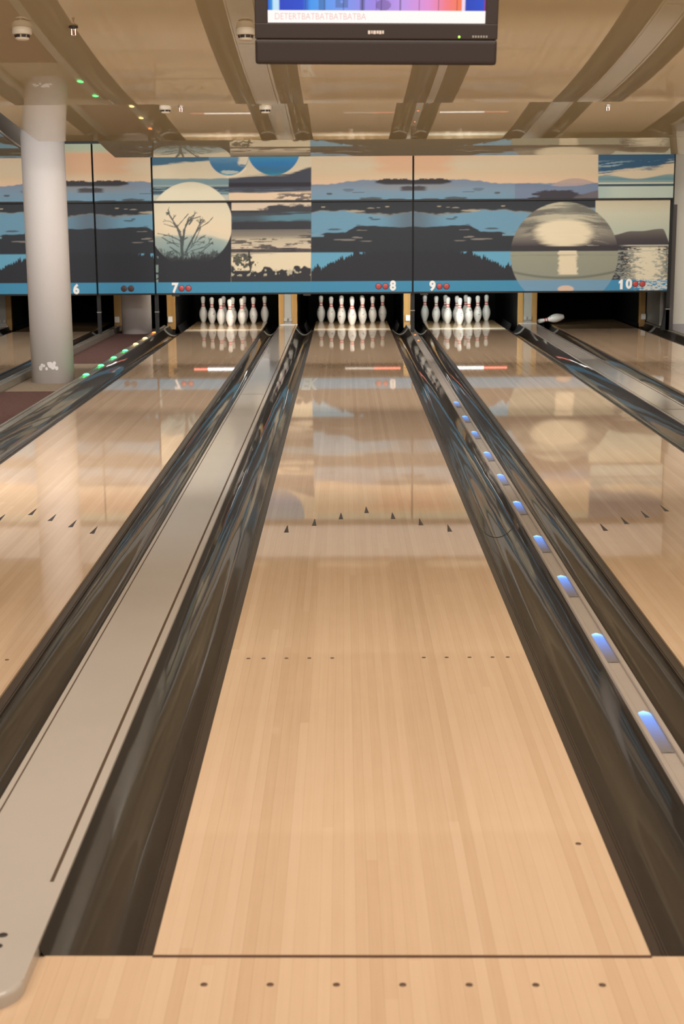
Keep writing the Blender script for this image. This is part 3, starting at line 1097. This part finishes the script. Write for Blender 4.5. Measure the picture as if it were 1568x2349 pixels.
    P.fill(mc * ss(612, 618, v) * (1 - ss(628, 634, v)) * ss(.74, .8, fbm(u / 8, v / 7, 97, 2)), (190, 182, 158), .9)
    P.fill(box_m(u, v, ub, 712.5, 645, 700), (68, 138, 172))
    # ---------------- right end picture
    m = box_m(u, v, 1371, 1600, 300, 459.5)
    P.fill(m, (212, 196, 168))
    nD = fbm((u + v * 2.5) / 40, (v + u * .085) / 3.0, 103)
    lim = 398 - 10 * ss(1380, 1440, u) - 14 * ss(1480, 1547, u)
    P.fill(m * (1 - ss(-5, 5, v - lim + 14 * (nD - .5))), (48, 86, 116))
    P.fill(m * ss(368, 376, v) * (1 - ss(-3, 3, v - lim)) * ss(.56, .68, nD), (150, 172, 176), .85)
    hl = 408 + 4 * np.cos((u - 1460) / 22.0) - 3 * ss(1500, 1547, u)
    P.grad(m * ss(-1.5, 1.5, v - hl), [(402, (134, 158, 158)), (413, (104, 142, 152)), (420, (148, 168, 164))], v)
    P.fill(m * ss(420, 421, v), (212, 206, 184))
    P.fill(m * ss(423.3, 424, v), (58, 82, 92))
    P.fill(m * ss(428.6, 429.4, v), (176, 188, 176))
    P.fill(m * ss(429, 430, v) * (1 - ss(1372, 1420, u)), (150, 172, 168), .6)
    # hills of the right hand lake picture
    mm = box_m(u, v, 1180, 1371, 300, 459.5)
    hz = 410 + 20 * ((u - 1318) / 62) ** 2
    P.fill(mm * ss(-1, 1, v - hz) * ss(1235, 1262, u), (176, 156, 152), .85)
    hz2 = 421 + 9 * ss(1195, 1290, u) - 7 * ss(1310, 1370, u) - 2 * ss(1170, 1240, u) + 2 * (nB - .5)
    P.fill(mm * ss(-1, 1, v - hz2), (112, 126, 150))
    d_ = ((u - 1275) / 62) ** 2 + ((v - 453) / 20) ** 2 + .9 * (fbm(u / 16, v / 5, 107) - .5)
    P.fill(mm * (1 - ss(.75, 1.05, d_)), (60, 56, 64))
    P.fill(mm * ss(1310, 1325, u) * ss(-1, 2, v - (452 - (u - 1310) * .25)), (100, 92, 96), .9)
    # lower right: sea
    m = box_m(u, v, 1366, 1600, 459.5, 646)
    P.grad(m, [(460, (196, 184, 156)), (490, (192, 190, 168)), (530, (176, 182, 166))], v)
    hl = 541 - 9 * ss(1405, 1450, u) - 5 * ss(1470, 1515, u) + 42 * ss(1520, 1542, u)
    P.grad(m * ss(-1, 1, v - hl), [(530, (104, 98, 92)), (550, (72, 66, 68)), (565, (58, 54, 60))], v)
    P.fill(m * ss(563, 565, v) * (1 - ss(566, 567, v)) * (1 - ss(40, 70, np.abs(u - 1486))), (206, 200, 178), .8)
    m2 = m * ss(566, 567.5, v)
    P.fill(m2, (56, 54, 60))
    sp = fbm(u / 7, v / 2.2, 113, 3)
    P.fill(m2 * ss(577, 578.5, v) * ss(.50, .58, sp + .05 * ss(590, 640, v)), (150, 156, 148), .75)
    P.fill(m2 * (1 - ss(16, 46, np.abs(u - 1487) + 26 * (sp - .5) * 2)) * ss(566, 572, v), (216, 206, 180))
    P.fill(m2 * ss(575.5, 577, v) * (1 - ss(578.5, 580, v)), (170, 172, 160), .6)
    # the big sphere
    P.fill(box_m(u, v, 1366, 1600, 645, 700), (64, 134, 174))
    dx, dy = (u - 1294.5) / 124.5, (v - 586) / 123.0
    d_ = np.hypot(dx, dy)
    m = (1 - ss(.985, 1.0, d_)) * (v > 459.5)
    P.grad(m, [(460, (150, 148, 132)), (500, (136, 134, 120)), (540, (128, 122, 112)), (560, (84, 78, 78)), (566, (58, 54, 58)), (577, (56, 54, 58)), (578, (146, 146, 128)), (640, (138, 140, 126)), (672, (136, 150, 150))], v)
    arc = (v - 586) + 26 * (1 - dx * dx)
    nS = fbm(u / 70 + 4, (v - 16 * dx * dx) / 5.0, 131)
    P.fill(m * (v < 566) * ss(.5, .66, nS) * (1 - ss(.2, .95, np.abs(dx))), (198, 190, 164), .7)
    P.fill(m * (v < 540) * ss(.55, .7, 1 - nS) * ss(.0, .5, np.abs(dx) + .2), (92, 88, 84), .7)
    P.fill(m * (1 - ss(.5, 1.25, (dx / .55) ** 2 + ((v - 535) / 34) ** 2 + .5 * (nS - .5))) * (1 - ss(564, 568, v)), (226, 212, 182), .95)
    P.fill(m * (v > 577) * (1 - ss(.8, 1.1, np.abs(u - 1303) / 22 + .3 * (fbm(u / 8, v / 6, 137) - .5))) * (1 - ss(631, 634, v)), (220, 206, 176), .95)
    P.fill(m * (1 - ss(1, 4.5, np.abs(v - (640 - 16 * dx * dx)))), (94, 98, 90), .7)
    P.fill(m * (1 - ss(.5, 2.0, np.abs(v - 586 - nS * 3))), (110, 112, 102), .35)
    st = m * ss(644, 645.5, v)
    P.fill(st, (104, 150, 184), .78)
    P.fill(st * (1 - ss(.6, 1.1, ((u - 1298) / 20) ** 2 + ((v - 666) / 9) ** 2)), (216, 184, 160), .9)
    # glitter over the blue stripe at the right end
    m = box_m(u, v, 1455, 1540, 645, 700)
    P.fill(m * ss(.40, .5, fbm(u / 6, v / 2.2, 139, 3) - .25 * ss(0, 45, np.abs(u - 1490)) + .08), (206, 206, 196), .9)
    # dark top bar of the left upper panels is separate
    return P.c


def paint_panel(name, x0, x1, z0, z1, y, label, th=0.03):
    t = thing(name, label, 'printed wall panel', ((x0 + x1) / 2, y, z0), 'printed masking panels')
    nx = int((x1 - x0) / 0.0075) + 1
    nz = int((z1 - z0) / 0.0075) + 1
    X, Z = np.meshgrid(np.linspace(x0, x1, nx), np.linspace(z0, z1, nz))
    V = 671.5 - (Z - 0.556) * 182.0
    U = 945 + (X - 0.778) * (176.1 + 0.0105 * (671.5 - V))
    C = mural(U, V) * 0.94
    me = bpy.data.meshes.new('print')
    co = np.stack([X - (x0 + x1) / 2, np.zeros_like(X), Z - z0], -1).reshape(-1, 3)
    i = np.arange(nz - 1)[:, None] * nx + np.arange(nx - 1)[None, :]
    q = np.stack([i, i + 1, i + nx + 1, i + nx], -1).reshape(-1, 4)
    me.vertices.add(len(co))
    me.vertices.foreach_set('co', co.ravel())
    me.loops.add(q.size)
    me.loops.foreach_set('vertex_index', q.ravel())
    me.polygons.add(len(q))
    me.polygons.foreach_set('loop_start', np.arange(0, q.size, 4))
    me.polygons.foreach_set('loop_total', np.full(len(q), 4))
    me.update(calc_edges=True)
    at = me.color_attributes.new('paint', 'FLOAT_COLOR', 'POINT')
    at.data.foreach_set('color', np.concatenate([C.reshape(-1, 3), np.ones((C.size // 3, 1))], 1).astype(np.float32).ravel())
    link('print', me, M_MURAL, t)
    h = (x1 - x0) / 2
    bm = bmesh.new()
    box(bm, -h, h, 0.002, th, 0, z1 - z0)
    box(bm, -h, h, -0.004, th, -0.022, -0.001)
    obj('frame', bm, M_BLACK, t)
    return t


XB = [-6.68, -3.325, -2.567, 0.787, 4.115]
names_u = ['upper printed panel with peach sky at the left edge, left of the front pillar', 'short upper printed panel with peach sky, right of the front pillar',
           'upper printed panel with two blue balls and the top of the moon', 'upper printed panel with a peach sky and dark hills at the right']
names_l = ['lower printed panel with the white number 6, crossed by the front pillar', 'short lower printed panel with two dark dots, above the rear pillar',
           'lower printed panel with the bare tree before the moon, numbered 7 and 8', 'lower printed panel with the big silver sphere, numbered 9 and 10']
PL = []
for i in range(4):
    g = 0.012
    paint_panel('masking_panel', XB[i] + g, XB[i + 1] - g + (0.025 if i == 3 else 0), 1.742, 2.46, MY - 0.035, names_u[i])
    PL.append(paint_panel('masking_panel', XB[i] + g, XB[i + 1] - g, 0.562, 1.715, MY, names_l[i]))

# posts behind the joints
for i, (x, lab) in enumerate([(-3.325, 'thin black post between the number 6 panel and the short panel'), (-2.567, 'thin black post left of the panel numbered 7, beside the rear pillar'),
                              (0.790, 'thin black post between the panels numbered 8 and 9'), (4.135, 'thin black post at the right end of the printed panels')]):
    t = thing('panel_post', lab, 'post', (x, 16.53, -0.03), 'black panel posts')
    boxo('post', -0.024, 0.024, -0.02, 0.02, (0.071, 0.071, 0.062, 0.072)[i], 2.49, M_BLACK, t)
    boxo('collar', -0.028, 0.028, -0.024, 0.024, 0.34, 0.35, M_GREY, t)
    if i == 3:
        bm = bmesh.new()
        vs = [bm.verts.new(p) for p in ((-0.085, -0.02, 0.07), (0.03, -0.02, 0.07), (0.024, -0.02, 0.36), (-0.024, -0.02, 0.36), (-0.085, 0.02, 0.07), (0.03, 0.02, 0.07), (0.024, 0.02, 0.36), (-0.024, 0.02, 0.36))]
        for f in ((0, 1, 2, 3), (7, 6, 5, 4), (0, 4, 5, 1), (1, 5, 6, 2), (2, 6, 7, 3), (3, 7, 4, 0)):
            bm.faces.new([vs[k] for k in f])
        obj('foot', bm, M_BLACK, t)


# numbers and ball lamps on the blue stripe
def X_of(u, v=658):
    return 0.778 + (u - 945) / (176.1 + 0.0105 * (671.5 - v))


def Z_of(v):
    return 0.556 + (671.5 - v) / 182.0


def numeral(panel, s, u, v):
    me = text_mesh(s[-1], 0.152, 0.0050, 0.0015, 0.0042)
    if s == '10':
        # a one with a flag, set before the nought
        bm = bmesh.new()
        bm.from_mesh(me)
        bmesh.ops.translate(bm, verts=bm.verts, vec=(0.046, 0, 0))
        prism(bm, [(-0.036, -0.059), (-0.036, 0.059), (-0.058, 0.059), (-0.088, 0.030), (-0.088, 0.008), (-0.070, 0.018), (-0.070, -0.059)], -0.0045, 0.0058)
        bm.to_mesh(me)
        bm.free()
    o = link('number', me, M_NUM, panel)
    o.rotation_euler = (RAD(90), 0, 0)
    o.scale = (1.0, 1.08, 1)
    o.location = (X_of(u) - panel.location.x, -0.004, Z_of(v) - panel.location.z)
    o['label'] = 'white number %s' % s


def balls(panel, us, v, lit):
    for u in us:
        bm = bmesh.new()
        lathe(bm, [(0.0, 0.004), (0.033, 0.004), (0.040, 0.002), (0.041, -0.002)], 24)
        for f in bm.faces:
            c = f.calc_center_median()
            f.material_index = 1 if math.hypot(c.x, c.y) > 0.034 else 0
        o = obj('ball_lamp', bm, [M_LAMPR, M_LAMPRIM] if lit else [M_LAMPOFF, M_LAMPRIM], panel)
        o.rotation_euler = (RAD(90), 0, 0)
        o.location = (X_of(u) - panel.location.x, -0.003, Z_of(v) - panel.location.z)
        o['label'] = 'round red lamp' if lit else 'round dark lamp'


numeral(PL[0], '6', 173, 661)
balls(PL[0], (128, 145), 660, False)
balls(PL[1], (283, 299), 659, False)
numeral(PL[2], '7', 400, 659)
balls(PL[2], (415, 431), 659, True)
balls(PL[2], (868, 884), 657, True)
numeral(PL[2], '8', 901, 657)
numeral(PL[3], '9', 992, 658)
balls(PL[3], (1008, 1024), 658, True)
numeral(PL[3], '10', 1435, 656)
balls(PL[3], (1458, 1474), 655, True)

# ------------------------------------------------------------------ kickbacks (division ends at the pin decks)


def kickback(x0, x1, label, wide, z=0.0, box_side=0):
    c = (x0 + x1) / 2
    t = thing('kickback', label, 'lane end wall', (c, 18.06, 0), 'pin deck dividing walls')
    h = (x1 - x0) / 2
    boxo('side_wall', -h + 0.012, h - 0.012, 0.06, 2.30, -0.12, 0.98, M_BLACK, t)
    if wide:
        boxo('wood_post', -h, -h + 0.075, 0.0, 0.06, -0.03, 0.98, M_OAK, t, bev=0.004)
        boxo('wood_post', h - 0.075, h, 0.0, 0.06, -0.03, 0.98, M_OAK, t, bev=0.004)
        boxo('grey_board', -h + 0.076, h - 0.076, 0.012, 0.058, -0.03, 0.98, M_GREY, t)
        br = thing('bracket', '', '')
        for k in ('label', 'category'):
            del br[k]
        br.parent = t
        for s in (-1, 1):
            boxo('clip', s * 0.035 - 0.022, s * 0.035 + 0.022, -0.022, 0.0, 0.075, 0.125, M_GREY, br, bev=0.004)
    else:
        boxo('wood_post', -h, h, 0.0, 0.06, -0.03, 0.98, M_OAK, t, bev=0.004)
        if box_side:
            boxo('sensor_box', -0.03 + 0.012 * box_side, 0.03 + 0.012 * box_side, -0.045, -0.001, 0.075, 0.155, M_PLAST, t, bev=0.004)
    return t


kickback(-1.035, -0.775, 'pair of yellow posts with grey board between the standing pins of 7 and 8', True)
kickback(2.355, 2.625, 'pair of yellow posts with grey board left of the fallen pin', True)
kickback(0.735, 0.830, 'single yellow wooden post with a white box, right of the pin deck of 8', False, 0, 1)
kickback(-2.62, -2.505, 'single yellow wooden post with a white box, left of the pin deck of 7', False, 0, -1)
kickback(-3.37, -3.265, 'yellow wooden post with a white box beside the rear white pillar', False, 0, -1)
kickback(4.075, 4.16, 'yellow wooden post with a white box at the far right pin deck', False, 0, 1)
kickback(-5.10, -4.83, 'pair of yellow wooden posts at the left edge, beyond the pin deck of 6', True)
o = boxo('machine_cabinet', 4.18, 4.26, 17.2, 18.2, 0.045, 0.9, M_GREY)
tag(o, 'grey metal board behind the right end post, under the panel numbered 10', 'cabinet')

# pinsetters: curtain, hood and sweep
for n, cx in LANES.items():
    t = thing('pinsetter', {6: 'dark pinsetter opening under the number 6', 7: 'dark pinsetter opening under the number 7', 8: 'dark pinsetter opening under the number 8',
                            9: 'dark pinsetter opening under the number 9', 10: 'black empty pinsetter opening under the number 10'}[n], 'pinsetter', (cx, 18.5, 0), 'pinsetters')
    boxo('pit_curtain', -0.66, 0.66, 1.62, 1.66, -0.12, 0.98, M_PIT, t)
    boxo('hood', -0.66, 0.66, -1.80, 1.66, 0.985, 1.02, M_PIT, t)
    boxo('sweep_bar', -0.66, 0.66, -1.42, -1.38, 0.515, 0.57, M_DGREY if n in (7, 8, 9) else M_BLACK, t, bev=0.006)
    if n in (7, 8, 9):
        boxo('sweep_arm', -0.66, -0.56, -1.40, -1.33, 0.485, 0.515, M_GREY, t, bev=0.004)

# pin lamps behind the lower edge of the panels
for n, xa, xb, xr0, xr1, mw, lab in [(7, -1.98, -1.14, -2.17, -1.98, M_TUBE, 'white tube lamp with a red left end behind the panel numbered 7'),
                                     (8, -0.10, 0.30, 0.30, 0.66, M_TUBED, 'dim tube lamp with a red right end behind the number 8'),
                                     (9, 1.20, 1.80, 1.80, 2.12, M_TUBE, 'white tube lamp with a red right end behind the panel numbered 9')]:
    t = thing('pin_lamp', lab, 'lamp', ((xa + xb) / 2, 17.22, 0.518), 'tube lamps over the pin decks')
    for nm, a, b, mm in (('tube', xa, xb, mw), ('tube_end', xr0, xr1, M_TUBER)):
        bm = bmesh.new()
        lathe(bm, [(0, 0), (0.016, 0), (0.016, b - a), (0, b - a)], 12)
        o = obj(nm, bm, mm, t)
        o.rotation_euler = (0, RAD(90), 0)
        o.location = (a - (xa + xb) / 2, 0, 0)
    l0, l1 = min(xa, xr0) - (xa + xb) / 2, max(xb, xr1) - (xa + xb) / 2
    boxo('fixture', l0 - 0.02, l1 + 0.02, -0.02, 0.02, 0.018, 0.06, M_GREY, t)

# ------------------------------------------------------------------ pins
IN = 0.0254
prof = [(0, 0), (1.015, 0), (1.10, 0.12), (1.414, 0.75), (1.953, 2.25), (2.255, 3.375), (2.383, 4.5), (2.36, 5.2), (2.282, 5.875), (2.10, 6.6), (1.852, 7.25), (1.53, 7.95), (1.236, 8.625),
        (1.06, 9.05), (0.982, 9.375), (0.915, 9.75), (0.898, 10.0), (0.905, 10.4), (0.935, 10.875), (1.047, 11.75), (1.203, 12.625), (1.262, 13.1), (1.273, 13.5), (1.24, 13.95), (1.12, 14.35), (0.90, 14.65), (0.55, 14.88), (0.2, 14.98), (0, 15.0)]


def r_at(z):
    return float(np.interp(z, [p[1] for p in prof[1:]], [p[0] for p in prof[1:]]))


bm = bmesh.new()
lathe(bm, [(r * IN, z * IN) for r, z in prof], 28)
pin_me = bpy.data.meshes.new('body')
bm.to_mesh(pin_me)
bm.free()
pin_me.materials.append(M_PIN)
stripe_me = []
for z0, z1 in ((9.05, 9.6), (10.35, 10.9)):
    bm = bmesh.new()
    lathe(bm, [((r_at(z) + 0.025) * IN, z * IN) for z in np.linspace(z0, z1, 5)], 28)
    me = bpy.data.meshes.new('neck_stripe')
    bm.to_mesh(me)
    bm.free()
    me.materials.append(M_RED)
    stripe_me.append(me)


def scuffs(seed):
    rnd = random.Random(seed)
    bm = bmesh.new()
    for k in range(9):
        z0 = rnd.choice((4.4, 5.6, 6.6, 7.2, 7.6)) + rnd.uniform(-.5, .5)
        a0 = rnd.uniform(0, 2 * math.pi)
        la, lz = rnd.uniform(.08, .3), rnd.uniform(.1, .28)
        tilt = rnd.uniform(-.8, .8)
        pts = []
        for q in range(8):
            th = q * math.pi / 4
            a = a0 + la * math.cos(th)
            z = z0 + lz * math.sin(th) * rnd.uniform(.6, 1.2) + tilt * (a - a0)
            r = (r_at(z) + .03) * IN
            pts.append(bm.verts.new((r * math.cos(a), r * math.sin(a), z * IN)))
        bm.faces.new(pts)
    me = bpy.data.meshes.new('scuff_marks')
    bm.to_mesh(me)
    bm.free()
    me.materials.append(M_SCUFF)
    return me


scuff_me = [scuffs(s) for s in range(5)]
ROWN = ['head pin', 'left of the second row', 'right of the second row', 'left of the third row', 'middle of the third row', 'right of the third row',
        'left of the back row', 'second in the back row', 'third in the back row', 'right of the back row']
LNAME = {7: 'lane left of the wide cap', 8: 'middle lane', 9: 'lane beside the blue lights'}
S12 = 0.3048
ROWH = S12 * math.sqrt(3) / 2


def make_pin(loc, rot, label, group, k):
    t = thing('bowling_pin', label, 'bowling pin', loc, group)
    t.rotation_euler = rot
    link('body', pin_me, None, t)
    for m_ in stripe_me:
        link('neck_stripe', m_, None, t)
    link('scuff_marks', scuff_me[k % 5], None, t)
    return t


for n, dx in ((7, 0.03), (8, 0.006), (9, -0.035)):
    idx = 0
    for row in range(4):
        for j in range(row + 1):
            x = LANES[n] + dx + (j - row / 2) * S12
            y = 18.288 + row * ROWH
            make_pin((x, y, 0), (0, 0, random.uniform(0, 6.28)), 'white red-striped pin, %s on the %s' % (ROWN[idx], LNAME[n]), 'standing pins of lane %d' % n, idx + n)
            idx += 1
make_pin((3.015, 18.10, 0.118), (0, RAD(-101), RAD(-6)), 'single fallen pin lying across the gutter left of the empty lane 10', 'fallen pin', 3)

# ------------------------------------------------------------------ hanging screen
TVX, TVY, TVZ = -0.0145, 1.70, 1.978
tv = thing('hanging_screen', 'flat television hanging from the ceiling over the middle lane, colourful picture', 'television', (TVX, TVY, TVZ))
tv.rotation_euler = (RAD(9), RAD(0.6), 0)
tw, th = 0.72, 0.47
bm = bmesh.new()
sx0, sx1, sz0, sz1 = -0.321, 0.322, 0.119, th - 0.045
# bezel as a frame of four bars round the screen, lower bar deeper
box(bm, -tw / 2, tw / 2, 0.0, 0.05, 0.073, sz0, 0.004)
box(bm, -tw / 2, sx0, 0.0, 0.05, sz0 - 0.004, th, 0.004)
box(bm, sx1, tw / 2, 0.0, 0.05, sz0 - 0.004, th, 0.004)
box(bm, -tw / 2, tw / 2, 0.0, 0.05, sz1, th, 0.004)
box(bm, -tw / 2 + 0.02, tw / 2 - 0.02, 0.045, 0.09, 0.03, th - 0.03, 0.01)
obj('bezel', bm, M_TV, tv)
bm = bmesh.new()
box(bm, -tw / 2, tw / 2, 0.0, 0.06, 0.0, 0.0735, 0.012, seg=4)
obj('speaker_bar', bm, M_TV, tv)
nx, nz = 260, 120
X, Z = np.meshgrid(np.linspace(sx0, sx1, nx), np.linspace(sz0, sz1, nz))
a = (X - sx0) / (sx1 - sx0)
Zr = Z - sz0
stops = [(0, (30, 70, 190)), (.02, (20, 150, 220)), (.025, (190, 225, 245)), (.05, (190, 225, 245)), (.055, (10, 60, 190)), (.16, (20, 70, 200)), (.2, (60, 150, 235)), (.33, (110, 150, 235)),
         (.5, (160, 130, 225)), (.62, (190, 150, 230)), (.74, (225, 140, 205)), (.82, (240, 120, 130)), (.89, (245, 120, 70)), (.892, (235, 215, 240)), (.905, (235, 215, 240)), (.908, (10, 60, 180)), (.99, (15, 70, 200)), (1, (160, 30, 60))]
cl = np.array([lin(*s[1]) for s in stops])
C = np.stack([np.interp(a, [s[0] for s in stops], cl[:, i]) for i in range(3)], -1)
mz = ((np.abs(((a * 11.5) % 1) - .5) > .47) & (a > .16) & (a < .89))
C[mz] *= .45
rings = ((a > .18) & (a < .5) & (np.sin(np.maximum(np.abs(a - .34) * 14, np.abs(Zr - .06) * 24) * 6) > .55))
C[rings] *= .62
C[(np.hypot((a - .53) * 8, (Zr - .05) * 18) < .28)] *= .6
ticker = Zr < 0.034
C[ticker] = lin(252, 244, 240)
C = C * np.where(ticker, 1.05, 1.0)[..., None]
me = bpy.data.meshes.new('screen')
co = np.stack([X, np.full_like(X, 0.006), Z], -1).reshape(-1, 3)
i = np.arange(nz - 1)[:, None] * nx + np.arange(nx - 1)[None, :]
q = np.stack([i, i + 1, i + nx + 1, i + nx], -1).reshape(-1, 4)
me.from_pydata(co.tolist(), [], q.tolist())
at = me.color_attributes.new('paint', 'FLOAT_COLOR', 'POINT')
at.data.foreach_set('color', np.concatenate([C.reshape(-1, 3), np.ones((C.size // 3, 1))], 1).astype(np.float32).ravel())
scr = link('screen', me, M_SCREEN, tv)
me = text_mesh('DETERTBATBATBATBATBA', 0.026, 0.0, 0.0003)
o = link('ticker_text', me, M_TICK, scr)
o.rotation_euler = (RAD(90), 0, 0)
o.location = (sx0 + 0.155, 0.0045, sz0 + 0.017)
o.scale = (0.86, 1, 1)
bm = bmesh.new()
for k, (w, xx) in enumerate(((0.007, -0.021), (0.004, -0.013), (0.008, -0.005), (0.006, 0.004), (0.007, 0.012), (0.005, 0.020))):
    box(bm, xx - w / 2, xx + w / 2, -0.001, 0.001, -0.005 + 0.001 * (k % 2), 0.005)
o = obj('logo', bm, M_LOGO, tv)
o.location = (0.0, -0.001, 0.093)
bm = bmesh.new()
lathe(bm, [(0, 0.002), (0.0035, 0.002), (0.0035, -0.001)], 12)
o = obj('power_light', bm, M_POWER, tv)
o.rotation_euler = (RAD(90), 0, 0)
o.location = (0.246, -0.0005, 0.081)
bm = bmesh.new()
for k in range(6):
    box(bm, 0.285 + k * 0.008, 0.290 + k * 0.008, -0.0008, 0.001, 0.079, 0.085)
obj('small_marking', bm, M_GREY, tv)
bm = bmesh.new()
lathe(bm, [(0.022, 0.3), (0.022, 1.12)], 16, cx=0, cy=0.12)
box(bm, -0.06, 0.06, 0.085, 0.14, 0.22, 0.36, 0.004)
obj('ceiling_mount', bm, M_BLACK, tv)
